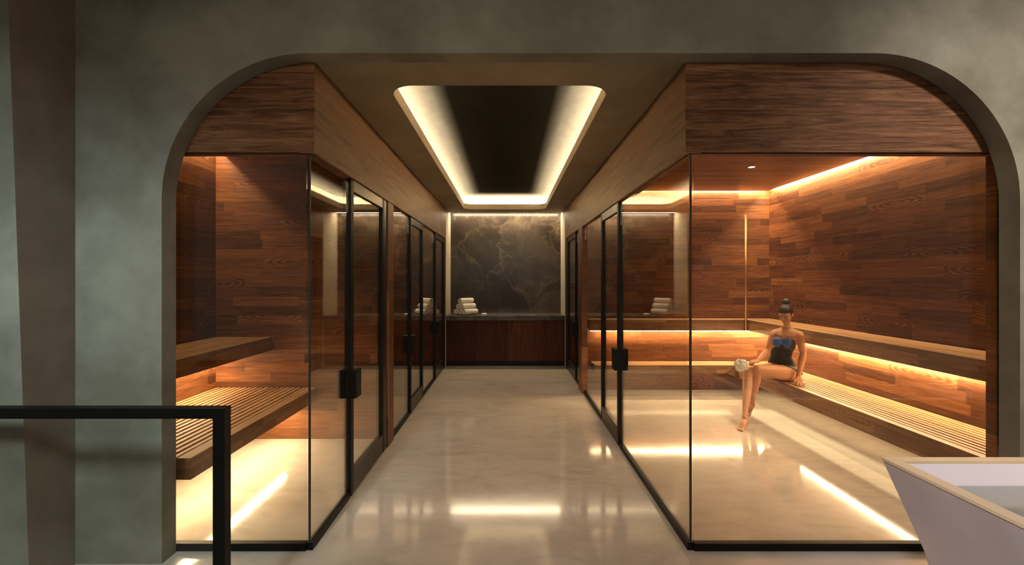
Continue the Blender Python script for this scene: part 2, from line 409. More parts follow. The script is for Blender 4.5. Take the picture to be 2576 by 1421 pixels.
hole = rrect(CX0, CX1, CY0, CY1, CR)
LIPZ = CEIL + 0.095
co = struct(slab_with_hole('ceiling', FXL, FXR, 2.562, 8.36, hole, CEIL, CEIL + 0.03, M['ceiling']), 'taupe corridor ceiling with glowing coffer')
# coffer: side walls and black upper panel
CV = 0.16; PZ = LIPZ + 0.155
ho = rrect(CX0 - CV, CX1 + CV, CY0 - CV, CY1 + CV, CR + 0.08)
bm = bmesh.new()
for (z0, z1) in ((CEIL + 0.03, PZ),):
    a = [bm.verts.new((x, y, z0)) for x, y in ho]; b = [bm.verts.new((x, y, z1)) for x, y in ho]
    for k in range(len(ho)):
        j = (k + 1) % len(ho); bm.faces.new((a[k], a[j], b[j], b[k]))
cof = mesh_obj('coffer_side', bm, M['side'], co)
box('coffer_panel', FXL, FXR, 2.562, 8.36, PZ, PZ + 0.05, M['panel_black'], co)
bm = bmesh.new()
hin, hout = rrect(CX0 + .002, CX1 - .002, CY0 + .002, CY1 - .002, CR - .002), rrect(CX0 - 0.014, CX1 + 0.014, CY0 - 0.014, CY1 + 0.014, CR + 0.014)
q4 = [[bm.verts.new((x, y, z)) for x, y in ring] for ring, z in ((hin, CEIL - 0.001), (hin, LIPZ), (hout, LIPZ), (hout, CEIL + 0.031))]
for a, b in zip(q4, q4[1:]):
    for k in range(len(hin)):
        j = (k + 1) % len(hin); bm.faces.new((a[k], a[j], b[j], b[k]))
mesh_obj('coffer_lip', bm, M['lip'], co)
bm = bmesh.new()
hl0 = rrect(CX0 - 0.115, CX1 + 0.115, CY0 - 0.115, CY1 + 0.115, CR + 0.06); hl1 = rrect(CX0 - 0.085, CX1 + 0.085, CY0 - 0.085, CY1 + 0.085, CR + 0.03)
for za, zb in ((CEIL + 0.031, CEIL + 0.037),):
    p = [bm.verts.new((x, y, zb)) for x, y in hl0]; q = [bm.verts.new((x, y, zb)) for x, y in hl1]
    r_ = [bm.verts.new((x, y, za)) for x, y in hl0]; s_ = [bm.verts.new((x, y, za)) for x, y in hl1]
    for k in range(len(hl0)):
        j = (k + 1) % len(hl0)
        bm.faces.new((p[k], p[j], q[j], q[k])); bm.faces.new((r_[j], r_[k], s_[k], s_[j]))
        bm.faces.new((p[j], p[k], r_[k], r_[j])); bm.faces.new((q[k], q[j], s_[j], s_[k]))
tag(mesh_obj('cove_light', bm, M['led_cove']), 'warm white light strip hidden on the lip of the ceiling coffer', 'strip light')
PWC = 125
zc = CEIL + 0.041
for x in (CX0 - 0.10, CX1 + 0.10):
    area('cove_lamp', (x, (CY0 + CY1) / 2, zc), (5.2, 0.05), PWC * 5.2, COVE, (0, 0, 1), (0, 1, 0))
for y in (CY0 - 0.10, CY1 + 0.10):
    area('cove_lamp', ((CX0 + CX1) / 2, y, zc), (1.6, 0.05), PWC * 1.6, COVE, (0, 0, 1), (1, 0, 0))

# outer ceiling closing above the cabins (wood)
def cabin_ceiling(name, x0, x1, y0, y1, gapl, gapr, gapf, label):
    struct(box(name, x0 + gapl, x1 - gapr, y0, y1 - gapf, CEIL - 0.016, CEIL + 0.02, M['wood_ceiling']), label)
cabin_ceiling('ceiling_left_cabin', WLX, FXL - 0.06, 2.66, LB, 0.07, 0, 0.0, 'wood boarded ceiling of the left cabin')
cabin_ceiling('ceiling_right_cabin', FXR + 0.06, WRX, 2.66, RB, 0, 0.07, 0.07, 'wood boarded ceiling of the right cabin')
struct(box('ceiling_slab', -3.2, FXL - 0.01, 2.66, 8.7, CEIL + 0.09, CEIL + 0.14, M['dark_wood']))
struct(box('ceiling_slab_right', FXR + 0.01, 4.1, 2.66, 8.7, CEIL + 0.09, CEIL + 0.14, M['dark_wood']))
# cabin walls
struct(box('wall_left', WLX - 0.1, WLX, 2.64, 8.1, 0, CEIL + 0.09, M['wood_yz']), 'reddish wood boarded wall at the left of the cabins')
struct(box('wall_left_cabin_rear', WLX, XL - 0.03, LB, LB + 0.09, 0, CEIL + 0.09, M['wood_xz']), 'reddish wood boarded rear wall of the left cabin')
struct(box('wall_right', WRX, WRX + 0.1, 2.64, 8.1, 0, CEIL + 0.09, M['wood_yz']), 'reddish wood boarded wall at the right of the cabin')
struct(box('wall_right_cabin_rear', XR + 0.03, WRX, RB, RB + 0.09, 0, CEIL + 0.09, M['wood_xz']), 'reddish wood boarded rear wall of the right cabin')
struct(box('wall_left_cabin_end', WLX, XL - 0.03, YEND, YEND + 0.09, 0, CEIL + 0.09, M['wood_xz']))
struct(box('wall_right_cabin_end', XR + 0.03, WRX, YEND, YEND + 0.09, 0, CEIL + 0.09, M['wood_xz']))
struct(box('wall_left_cabin_middle', WLX, XL - 0.06, 5.95, 6.03, 0, CEIL + 0.09, M['wood_xz']))
# return panel beside the right opening and behind the left jamb
struct(box('wall_right_return', 2.906, WRX, 2.60, 2.66, 0, CEIL + 0.09, M['wood_xz']), 'narrow dark wood return beside the right jamb')
struct(box('wall_left_return', WLX, -2.02, 2.60, 2.64, 0, CEIL + 0.09, M['wood_xz']))
# corridor end: pilasters and marble wall
struct(box('wall_end_left', -1.30, -1.137, YEND + 0.005, 8.75, 0, CEIL + 0.2, M['pilaster']), 'pale plaster reveal left of the marble wall')
struct(box('wall_end_right', 1.043, 1.25, YEND + 0.005, 8.75, 0, CEIL + 0.2, M['pilaster']), 'pale plaster reveal right of the marble wall')
struct(box('wall_end', -1.137, 1.043, 8.66, 8.76, 0, CEIL + 0.25, M['marble']), 'dark brown marble wall with pale veins above the counter')
struct(box('ceiling_end', -1.3, 1.25, 8.36, 8.76, CEIL + 0.2, CEIL + 0.25, M['lip']))

# fascias
def fascia(name, xs, xo, front_x0, front_x1, label):
    t = empty(name, (xs, 5, GT)); struct(t, label)
    bm = bmesh.new(); add_box(bm, min(xs, xo), max(xs, xo), 2.565, YEND, GT, CEIL - 0.001, 0.002); mesh_obj('side_board', bm, M['walnut_yz'], t)
    bm = bmesh.new(); add_box(bm, front_x0, front_x1, 2.5648, 2.655, GT + 0.004, CEIL - 0.001, 0.002); mesh_obj('front_board', bm, M['walnut_xz'], t)
fascia('trim_1', FXL, FXL - 0.09, -2.6, FXL - 0.0905, 'brown wood fascia above the left cabin glass')
fascia('trim_2', FXR, FXR + 0.09, FXR + 0.0905, 3.6, 'brown wood fascia above the right cabin glass')
# thin walnut face so both boards meet in one clean corner
box('corner_board', FXL - 0.09, FXL, 2.5635, 2.566, GT + 0.004, CEIL - 0.001, M['walnut_xz'], bpy.data.objects['trim_1'])
box('corner_board', FXR, FXR + 0.09, 2.5635, 2.566, GT + 0.004, CEIL - 0.001, M['walnut_xz'], bpy.data.objects['trim_2'])

# ------------------------------------------------------------------ glazing
GZ0 = 0.045
def glass_panel(axis, at, a0, a1, label, seal_near=False, group='fixed glass panels of the cabins'):
    """axis 'y': plane x=at running from y=a0 to a1; axis 'x': plane y=at from x=a0 to a1"""
    t = empty('glass_panel', (at, a0, 0) if axis == 'y' else (a0, at, 0)); tag(t, label, 'glass panel', group)
    th = 0.006
    def bx(nm, h, d0, d1, z0, z1, m, bev=0.0):
        if axis == 'y': return box(nm, at - h, at + h, d0, d1, z0, z1, m, t, bev)
        return box(nm, d0, d1, at - h, at + h, z0, z1, m, t, bev)
    bx('pane', th, a0, a1, GZ0 - 0.01, GT + 0.003, M['glass'])
    bx('floor_channel', 0.018, a0, a1, 0.0, GZ0, M['black'], 0.002)
    bx('head_channel', 0.009, a0, a1, GT - 0.004, GT + 0.002, M['post'])
    if seal_near:
        bx('seal', 0.0065, a0 - 0.002, a0 + 0.004, GZ0, GT - 0.004, M['glass_edge'])
    return t
glass_panel('x', YG + 0.012, -2.02, XL - 0.019, 'glass panel facing out in front of the left cabin benches')
glass_panel('x', YG + 0.012, XR + 0.019, 2.90, 'wide glass panel facing out in front of the seated person')
glass_panel('y', XL, YG + 0.004, 3.19, 'glass side panel between the left front corner and the first left door', True)
glass_panel('y', XR, YG + 0.004, 4.165, 'long glass side panel from the right front corner to the right door', True)
glass_panel('y', XL, 4.37, 5.14, 'glass side panel between the left wood post and the middle left door')
glass_panel('y', XL, 5.92, 6.90, 'glass side panel between the middle and the last left door')
glass_panel('y', XR, 4.965, 6.10, 'glass side panel between the right door and the right wood post')
glass_panel('y', XR, 6.41, 6.83, 'narrow glass side panel beyond the right wood post')

dn = [0]
def glass_door(x, y0, y1, side, label):
    """side = +1: corridor lies on +x"""
    dn[0] += 1
    t = empty('door_%d' % dn[0], (x, y0, 0)); struct(t, label)
    s = 0.058; d = 0.024; z0, z1 = 0.012, GT - 0.004; ib, it = 0.175, 2.25
    bm = bmesh.new()
    add_box(bm, x - d, x + d, y0, y0 + s, z0, z1, 0.003); add_box(bm, x - d, x + d, y1 - s, y1, z0, z1, 0.003)
    mesh_obj('stile', bm, M['black'], t)
    bm = bmesh.new()
    add_box(bm, x - d + .001, x + d - .001, y0 + s, y1 - s, z0, ib, 0.003); add_box(bm, x - d + .001, x + d - .001, y0 + s, y1 - s, it, z1, 0.003)
    mesh_obj('rail', bm, M['bronze'], t)
    box('pane', x - 0.006, x + 0.006, y0 + s - 0.004, y1 - s + 0.004, ib - 0.004, it + 0.004, M['glass'], t)
    for sg in (-1, 1):
        bm = bmesh.new()
        xa, xb = x + sg * d, x + sg * (d + 0.042)
        add_box(bm, min(xa, xb), max(xa, xb), y0 - 0.012, y0 + 0.10, 0.73, 0.935, 0.004)
        mesh_obj('pull_handle', bm, M['black'], t)
    for zz in (0.35, 1.9):
        bm = bmesh.new(); add_tube(bm, [(x, y1 + 0.004, zz), (x, y1 + 0.004, zz + 0.09)], 0.012, 12); mesh_obj('hinge', bm, M['black'], t, True)
glass_door(XL, 3.195, 4.06, 1, 'black framed glass door nearest on the left of the corridor')
glass_door(XL, 5.145, 5.915, 1, 'black framed glass door in the middle on the left of the corridor')
glass_door(XL, 6.905, 7.86, 1, 'black framed glass door last on the left beside the counter')
glass_door(XR, 4.17, 4.96, -1, 'black framed glass door nearest on the right of the corridor')
glass_door(XR, 6.835, 7.76, -1, 'black framed glass door last on the right beside the counter')
for nm, x, y0, y1, m in (('wall_left_post', XL, 4.16, 4.365, 'post'), ('wall_right_post', XR, 6.105, 6.405, 'post')):
    bm = bmesh.new(); add_box(bm, x - 0.045, x + 0.03, y0, y1, 0, GT, 0.004)
    struct(mesh_obj(nm, bm, M[m]), 'reddish wood post between cabin glazing')
struct(box('trim_3', XL - 0.025, XL + 0.025, 7.865, YEND, 0, GT, M['bronze']))
struct(box('trim_4', XR - 0.025, XR + 0.025, 7.765, YEND, 0, GT, M['bronze']))
struct(box('trim_5', XL - 0.02, XL + 0.02, 4.065, 4.158, 0, GT, M['bronze']))

# ------------------------------------------------------------------ benches
def slats_y(x0, x1, y0, y1, z, pitch=0.055, gap=0.017, th=0.028):
    bm = bmesh.new(); n = max(1, round((x1 - x0) / pitch)); p = (x1 - x0) / n
    for k in range(n): add_box(bm, x0 + k * p + gap / 2, x0 + (k + 1) * p - gap / 2, y0, y1, z - th, z, 0.003, 1)
    return bm
def slats_x(x0, x1, y0, y1, z, pitch=0.055, gap=0.017, th=0.028):
    bm = bmesh.new(); n = max(1, round((y1 - y0) / pitch)); p = (y1 - y0) / n
    for k in range(n): add_box(bm, x0, x1, y0 + k * p + gap / 2, y0 + (k + 1) * p - gap / 2, z - th, z, 0.003, 1)
    return bm
def bench_run_y(t, xf, xw, y0, y1, zb, zt, border=0.10):
    """xf front edge x, xw wall x"""
    s = 1 if xw > xf else -1
    xi = xf + s * border
    a, b = sorted((xf, xi)); bm = bmesh.new(); add_box(bm, a, b, y0, y1, zb, zt, 0.004)
    mesh_obj('front_board', bm, [M['face_y'], M['slat_y']], t)
    o = t.children[-1] if t.children else None
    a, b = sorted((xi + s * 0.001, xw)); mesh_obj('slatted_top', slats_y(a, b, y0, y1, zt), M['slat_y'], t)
    box('underframe', a, b, y0 + 0.002, y1 - 0.001, zb + 0.01, zt - 0.05, M['dark_wood'], t)
    box('end_board', a, b, y0, y0 + 0.03, zb, zt - 0.03, M['face_x'], t)
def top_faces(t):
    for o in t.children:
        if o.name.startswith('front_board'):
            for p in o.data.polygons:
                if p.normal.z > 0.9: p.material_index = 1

PWB = 9.0
def bench_led(t, p0, p1, face, power, wall_dir):
    """visible diffuser strip on the wall plus the light it gives"""
    p0, p1 = Vector(p0), Vector(p1); mid = (p0 + p1) / 2; L = (p1 - p0).length; along = (p1 - p0).normalized()
    h = Vector(face); w = 0.012
    lo = Vector([min(p0[i], p1[i]) - (w if abs(along[i]) < .5 else 0) for i in range(3)])
    hi = Vector([max(p0[i], p1[i]) + (w if abs(along[i]) < .5 else 0) for i in range(3)])
    box('led_strip', lo.x, hi.x, lo.y, hi.y, lo.z, hi.z, M['led'], t)
    area('strip_and_fill_lamp', mid + Vector(face) * 0.02, (L, 0.02), power * L, WARM, face, tuple(along))

# left cabin
tl = empty('sauna_bench', (-2.15, 3.5, 0)); tag(tl, 'low slatted wood bench in the left cabin, crossing behind the black railing', 'bench', 'slatted sauna benches')
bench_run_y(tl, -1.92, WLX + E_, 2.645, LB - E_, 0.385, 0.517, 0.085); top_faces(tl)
tu = empty('sauna_bench', (-2.6, 3.5, 0.9)); tag(tu, 'high short slatted wood bench fixed to the left cabin wall above the low bench', 'bench', 'slatted sauna benches')
bench_run_y(tu, -2.37, WLX + E_, 2.70, LB - E_, 0.887, 1.023, 0.045); top_faces(tu)
bench_led(tl, (-2.217, 2.70, 0.368), (-2.217, LB - 0.03, 0.368), (0, 0, -1), PWB, None)
bench_led(tu, (-2.86, 2.74, 0.86), (-2.86, LB - 0.03, 0.86), (0, 0, -1), PWB, None)
# right cabin, L shaped
tr_ = empty('sauna_bench', (3.4, 4.4, 0)); tag(tr_, 'low L-shaped slatted wood bench in the right cabin with a person sitting on it', 'bench', 'slatted sauna benches')
bench_run_y(tr_, 3.15, WRX - E_, 2.68, RB - E_, 0.245, 0.415, 0.07); top_faces(tr_)
def bench_run_x(t, x0, x1, yf, yw, zb, zt, border):
    bm = bmesh.new(); add_box(bm, x0, x1, yf, yf + border, zb, zt, 0.004); o = mesh_obj('rear_front_board', bm, [M['face_x'], M['slat_x']], t)
    for p in o.data.polygons:
        if p.normal.z > 0.9: p.material_index = 1
    mesh_obj('rear_slatted_top', slats_x(x0, x1, yf + border + 0.001, yw, zt, 0.05), M['slat_x'], t)
    box('rear_underframe', x0 + 0.002, x1, yf + border + 0.001, yw - 0.001, zb + 0.01, zt - 0.05, M['dark_wood'], t)
bench_run_x(tr_, XR + 0.12, 3.149, 6.02, RB - E_, 0.30, 0.415, 0.04)
tr2 = empty('sauna_bench', (3.5, 4.4, 0.9)); tag(tr2, 'high L-shaped wood bench along the right cabin walls behind the person', 'bench', 'slatted sauna benches')
bench_run_y(tr2, 3.33, WRX - E_, 2.68, RB - E_, 0.884, 1.034, 0.30); top_faces(tr2)
bench_run_x(tr2, XR + 0.06, 3.329, 6.08, RB - E_, 0.884, 1.034, 0.14)
bench_led(tr2, (3.745, 2.74, 0.815), (3.745, RB - 0.05, 0.815), (0, 0, -1), PWB, None)
bench_led(tr2, (XR + 0.1, RB - 0.06, 0.869), (3.70, RB - 0.06, 0.869), (0, 0, -1), PWB, None)

area('strip_and_fill_lamp', (3.49, 4.45, 0.238), (3.4, 0.44), 2.4 * 3.4, WARM, (0, 0, -1), (0, 1, 0))  # broad fill lamp added under the low right bench, no strip there
area('strip_and_fill_lamp', (2.2, 6.2, 0.292), (1.9, 0.2), 1.2 * 1.9, WARM, (0, 0, -1), (1, 0, 0))  # fill lamp added under the rear run to brighten the wall below
# ceiling LED coves of the cabins
def cove_strip(name, p0, p1, power, label, wd=(0, 0)):
    p0, p1 = Vector(p0), Vector(p1); along = (p1 - p0).normalized(); L = (p1 - p0).length; w = 0.012
    lo = Vector([min(p0[i], p1[i]) - (w if abs(along[i]) < .5 else 0) for i in range(3)])
    hi = Vector([max(p0[i], p1[i]) + (w if abs(along[i]) < .5 else 0) for i in range(3)])
    o = box(name, lo.x, hi.x, lo.y, hi.y, lo.z, hi.z, M['led']); tag(o, label, 'strip light', 'strip lights in the cabin ceilings', 'thing')
    mid = (p0 + p1) / 2
    area('strip_and_fill_lamp', mid - Vector((0, 0, 0.018)), (L, 0.02), power * L, WARM, (wd[0], wd[1], -1), tuple(along))
PWT = 17
cove_strip('ceiling_light', (WRX - 0.035, 2.8, CEIL + 0.038), (WRX - 0.035, RB - 0.08, CEIL + 0.038), PWT, 'warm strip light along the top of the right cabin side wall', (0.5, 0))
cove_strip('ceiling_light', (XR + 0.15, RB - 0.035, CEIL + 0.038), (WRX - 0.08, RB - 0.035, CEIL + 0.038), PWT, 'warm strip light along the top of the right cabin rear wall', (0, 0.5))
cove_strip('ceiling_light', (WLX + 0.035, 2.8, CEIL + 0.038), (WLX + 0.035, LB - 0.03, CEIL + 0.038), PWT * .45, 'warm strip light along the top of the left cabin side wall', (-0.4, 0))
# marble wall washer
o = box('ceiling_light', -1.13, 1.035, 8.50, 8.53, CEIL + 0.035, CEIL + 0.05, M['led_cove']); tag(o, 'warm white strip light above the dark marble wall', 'strip light', None, 'thing')
area('strip_and_fill_lamp', (-0.047, 8.53, CEIL + 0.02), (2.1, 0.06), 24, COVE, (0, 0.12, -1), (1, 0, 0))
# farther cabins: one ceiling strip each
area('strip_and_fill_lamp', (-2.0, 5.2, 2.80), (1.2, 0.05), 8, WARM, (0, 0, -1), (1, 0, 0))
area('strip_and_fill_lamp', (-2.0, 7.0, 2.80), (1.2, 0.05), 8, WARM, (0, 0, -1), (1, 0, 0))
area('strip_and_fill_lamp', (2.4, 7.2, 2.80), (1.2, 0.05), 8, WARM, (0, 0, -1), (1, 0, 0))

# thin upright gold line by the rear corner, built as a rod
bm = bmesh.new(); add_tube(bm, [(3.295, 6.06, 1.0345 - 0.15), (3.295, 6.06, 2.49)], 0.011, 12)
tag(mesh_obj('gold_line', bm, M['brass'], None, True), 'thin upright gold line built as a rod at the rear corner of the high bench', 'rod')
# downlight
dl = empty('downlight', (2.73, 4.9, CEIL - 0.016)); tag(dl, 'small round recessed downlight in the right cabin ceiling', 'downlight')
bm = bmesh.new()
for r0, r1, za, zb in ((0.047, 0.032, CEIL - 0.022, CEIL - 0.022), (0.047, 0.047, CEIL - 0.022, CEIL - 0.014), (0.032, 0.032, CEIL - 0.022, CEIL - 0.014)):
    A = [bm.verts.new((2.73 + r0 * math.cos(a), 4.9 + r0 * math.sin(a), za)) for a in [2 * PI * k / 28 for k in range(28)]]
    B = [bm.verts.new((2.73 + r1 * math.cos(a), 4.9 + r1 * math.sin(a), zb)) for a in [2 * PI * k / 28 for k in range(28)]]
    for k in range(28): bm.faces.new((A[k], A[(k + 1) % 28], B[(k + 1) % 28], B[k]))
mesh_obj('bezel', bm, M['brass'], dl)
bm = bmesh.new(); bmesh.ops.create_circle(bm, cap_ends=True, segments=28, radius=0.032, matrix=Matrix.Translation((2.73, 4.9, CEIL - 0.0175)))
mesh_obj('lens', bm, M['led_down'], dl)
L = bpy.data.lights.new('downlight_lamp', 'SPOT'); L.energy = 85; L.color = COVE; L.spot_size = 1.5; L.spot_blend = 1; L.shadow_soft_size = 0.03
lo = bpy.data.objects.new('downlight_lamp', L); lo.location = (2.73, 4.9, CEIL - 0.03); COL.objects.link(lo)

# ------------------------------------------------------------------ counter
cab = empty('counter_cabinet', (-0.04, 8.2, 0)); tag(cab, 'dark reddish wood counter cabinet at the end of the corridor', 'cabinet')
box('carcass', -1.13, 1.037, 8.05, 8.655, 0.09, 0.845, M['cabinet'], cab)
box('plinth', -1.13, 1.037, 8.07, 8.6, 0.0, 0.089, M['black'], cab)
xs = [-1.13 + 2.167 * k / 4 for k in range(5)]
for k in range(4):
    bm = bmesh.new(); add_box(bm, xs[k] + 0.0025, xs[k + 1] - 0.0025, 8.028, 8.049, 0.095, 0.84, 0.0015); mesh_obj('cabinet_door', bm, M['cabinet'], cab)
bm = bmesh.new(); add_box(bm, -1.1355, 1.0415, 8.0, 8.659, 0.846, 0.93, 0.004)
tag(mesh_obj('worktop', bm, M['worktop']), 'dark grey brown stone worktop lying on the wood counter cabinet', 'worktop')

# towels
def towel_mesh():
    bm = bmesh.new(); R = 0.0585; Lg = 0.32; turns = 3.2; N = 120; th = 0.011
    prof = []
    for k in range(N + 1):
        a = turns * 2 * PI * k / N; r = 0.012 + (R - 0.012 - th) * k / N
        prof.append((r, a))
    def rg(r, a, y):
        w = 1 + 0.015 * math.sin(3 * a + y * 20)
        return Vector((r * math.cos(a) * w, y, r * math.sin(a) * 0.97 * w))
    ys = [-Lg / 2, -Lg / 2 + 0.008] + [-Lg / 2 + Lg * k / 10 for k in range(1, 10)] + [Lg / 2 - 0.008, Lg / 2]
    grid = []
    for yi, y in enumerate(ys):
        e = 0.003 if yi in (0, len(ys) - 1) else 0
        outer = [bm.verts.new(rg(r + th - e, a, y)) for r, a in prof]
        inner = [bm.verts.new(rg(r + 0.0015 + e, a, y)) for r, a in prof]
        grid.append((outer, inner))
    for (o0, i0), (o1, i1) in zip(grid, grid[1:]):
        for k in range(N):
            bm.faces.new((o0[k], o0[k + 1], o1[k + 1], o1[k])); bm.faces.new((i0[k + 1], i0[k], i1[k], i1[k + 1]))
        bm.faces.new((o0[N], i0[N], i1[N], o1[N])); bm.faces.new((i0[0], o0[0], o1[0], i1[0]))
    for o_, i_ in (grid[0], grid[-1]):
        for k in range(N): bm.faces.new((o_[k], o_[k + 1], i_[k + 1], i_[k]))
    return bm
first = None; ang = math.radians(-42)
axis = Vector((math.sin(-ang), math.cos(-ang), 0)); perp = Vector((math.cos(ang), math.sin(ang), 0))
ctr = Vector((-0.80, 8.31, 0.93)); D = 0.117
where = {(0, 0): 'white rolled towel at the left end of the bottom row of the stack', (0, 1): 'white rolled towel in the middle of the bottom row of the stack',
         (0, 2): 'white rolled towel at the right end of the bottom row of the stack', (1, 0): 'white rolled towel at the left of the middle row of the stack',
         (1, 1): 'white rolled towel at the right of the middle row of the stack', (2, 0): 'white rolled towel alone on top of the stack'}
for row in range(3):
    for k in range(3 - row):
        if first is None: first = o = mesh_obj('rolled_towel', towel_mesh(), M['towel'], None, True)
        else:
            o = first.copy(); COL.objects.link(o)
        o.location = ctr + perp * ((k - (2 - row) / 2) * D) + axis * (0.012 * ((row + k) % 2)) + Vector((0, 0, 0.0575 + row * 0.101))
        o.rotation_euler = (0, (0.9 + row * 1.1 + k * 0.6), ang) if False else (0, 0, ang)
        tag(o, where[(row, k)], 'towel', 'rolled white towels on the counter')
bm = bmesh.new(); add_ball(bm, (0, 0, 0.012), (0.058, 0.04, 0.022)); 
for v in bm.verts:
    if v.co.z < 0: v.co.z = 0
so = mesh_obj('soap_bar', bm, M['towel'], None, True); so.location = (-0.447, 8.2, 0.93); tag(so, 'small white rounded soap bar on the worktop right of the towels', 'soap')

# ------------------------------------------------------------------ railing
rl = empty('railing', (-1.3, 2.0, 0)); tag(rl, 'black metal railing frame in the left foreground', 'railing')
RX = (573 - 1278) * 2.0 / 1100
bm = bmesh.new(); add_box(bm, -4.4, RX, 1.975, 2.025, 0.968, 1.016, 0.004); mesh_obj('top_rail', bm, M['black'], rl)
bm = bmesh.new(); add_box(bm, RX - 0.054, RX, 1.976, 2.024, 0.0, 0.9675, 0.004); mesh_obj('post', bm, M['black'], rl)
bm = bmesh.new(); add_box(bm, -4.4, -4.346, 1.976, 2.024, 0.0, 0.9675, 0.004); mesh_obj('post', bm, M['black'], rl)
bm = bmesh.new(); add_box(bm, -4.345, RX - 0.055, 1.98, 2.02, 0.06, 0.10, 0.003); mesh_obj('bottom_rail', bm, M['black'], rl)
box('pane', -4.345, RX - 0.055, 1.995, 2.005, 0.10, 0.967, M['rail_glass'], rl)

# ------------------------------------------------------------------ tub
TBX, TBY, TBZ = 1.786, 2.085, 0.75
tb = empty('plunge_tub', (2.6, 1.4, 0)); tag(tb, 'tapered mauve grey plunge tub with tan rim in the right foreground', 'tub')
def frus(bm, x0, x1, y0, y1, z1, tx, ty, z0, flip=False):
    top = [(x0, y0, z1), (x1, y0, z1), (x1, y1, z1), (x0, y1, z1)]; bot = [(x0 + tx, y0 + ty, z0), (x1 - tx, y0 + ty, z0), (x1 - tx, y1 - ty, z0), (x0 + tx, y1 - ty, z0)]
    T = [bm.verts.new(p) for p in top]; B = [bm.verts.new(p) for p in bot]
    for k in range(4): bm.faces.new((T[k], T[(k + 1) % 4], B[(k + 1) % 4], B[k]))
    bm.faces.new(B); return T, B
TX1, TY0 = 3.6, 0.9
bm = bmesh.new(); frus(bm, TBX, TX1, TY0, TBY, TBZ - 0.012, 0.178, 0.24, 0.0)
mesh_obj('outer_shell', bm, M['tub'], tb)
ix0, ix1, iy0, iy1 = TBX + 0.055, TX1 - 0.055, TY0 + 0.045, TBY - 0.044
bm = bmesh.new(); frus(bm, ix0, ix1, iy0, iy1, TBZ - 0.012, 0.10, 0.06, 0.15)
mesh_obj('inner_lining', bm, M['tub_in'], tb)
bm = bmesh.new()
add = [(TBX, TY0, TX1, TY0), ]
outer_r = [(TBX - .003, TY0 - .003), (TX1 + .003, TY0 - .003), (TX1 + .003, TBY + .003), (TBX - .003, TBY + .003)]; inner_r = [(ix0, iy0), (ix1, iy0), (ix1, iy1), (ix0, iy1)]
vs = {}
for zi, z in enumerate((TBZ - 0.013, TBZ)):
    for k in range(4): vs[(zi, 0, k)] = bm.verts.new((*outer_r[k], z)); vs[(zi, 1, k)] = bm.verts.new((*inner_r[k], z))
for k in range(4):
    j = (k + 1) % 4
    bm.faces.new((vs[(1, 0, k)], vs[(1, 0, j)], vs[(1, 1, j)], vs[(1, 1, k)])); bm.faces.new((vs[(0, 0, j)], vs[(0, 0, k)], vs[(0, 1, k)], vs[(0, 1, j)]))
    bm.faces.new((vs[(0, 0, k)], vs[(0, 0, j)], vs[(1, 0, j)], vs[(1, 0, k)])); bm.faces.new((vs[(0, 1, j)], vs[(0, 1, k)], vs[(1, 1, k)], vs[(1, 1, j)]))
mesh_obj('rim', bm, M['tub_rim'], tb)
wz = 0.64
bm = bmesh.new(); wx0 = ix0 + 0.02; bmesh.ops.create_grid(bm, x_segments=24, y_segments=16, size=0.5)
for v in bm.verts: v.co = Vector((wx0 + (v.co.x + .5) * (ix1 - 0.02 - wx0), iy0 + 0.01 + (v.co.y + .5) * (iy1 - iy0 - 0.022), wz))
w_ = mesh_obj('water', bm, M['water'], tb, True)

# ------------------------------------------------------------------ person
def bake(name, bm, mat, parent, voxel, smooth_it, keep=True):
    me = bpy.data.meshes.new(name + '_src'); bmesh.ops.recalc_face_normals(bm, faces=bm.faces); bm.to_mesh(me); bm.free()
    o = bpy.data.objects.new(name, me); COL.objects.link(o)
    r = o.modifiers.new('r', 'REMESH'); r.mode = 'VOXEL'; r.voxel_size = voxel
    s = o.modifiers.new('s', 'SMOOTH'); s.factor = 0.5; s.iterations = smooth_it
    bpy.context.view_layer.update()
    dg = bpy.context.evaluated_depsgraph_get(); nm = bpy.data.meshes.new_from_object(o.evaluated_get(dg))
    o.modifiers.clear(); o.data = nm; nm.name = name; bpy.data.meshes.remove(me)
    nm.materials.clear(); nm.materials.append(mat)
    for p in nm.polygons: p.use_smooth = True
    if parent: o.parent = parent; o.matrix_parent_inverse = parent.matrix_basis.inverted()
    return o
V = Vector
F = V((-0.66, -0.75, 0)).normalized(); SIDE = V((F.y, -F.x, 0)) * -1   # torso forward; SIDE = her left
SIDE = V((-F.y, F.x, 0));                                               # her left when facing F (x right, y away)
if SIDE.x < 0: SIDE = -SIDE
up = V((0, 0, 1))
hipc = V((3.405, 5.45, 0.520)); waist = V((3.405, 5.455, 0.690)); bust = V((3.43, 5.43, 0.845)); chest = V((3.455, 5.42, 0.925)); neckb = V((3.455, 5.415, 0.985))
body = bmesh.new()
def ell_loft(bm, secs, seg=24):
    rings = []
    for c, a, b in secs:   # a along SIDE, b along F
        rings.append([bm.verts.new(c + SIDE * (a * math.cos(2 * PI * k / seg)) + F * (b * math.sin(2 * PI * k / seg))) for k in range(seg)])
    for p, q in zip(rings, rings[1:]):
        for k in range(seg): bm.faces.new((p[k], p[(k + 1) % seg], q[(k + 1) % seg], q[k]))
    bm.faces.new(rings[0]); bm.faces.new(list(reversed(rings[-1])))
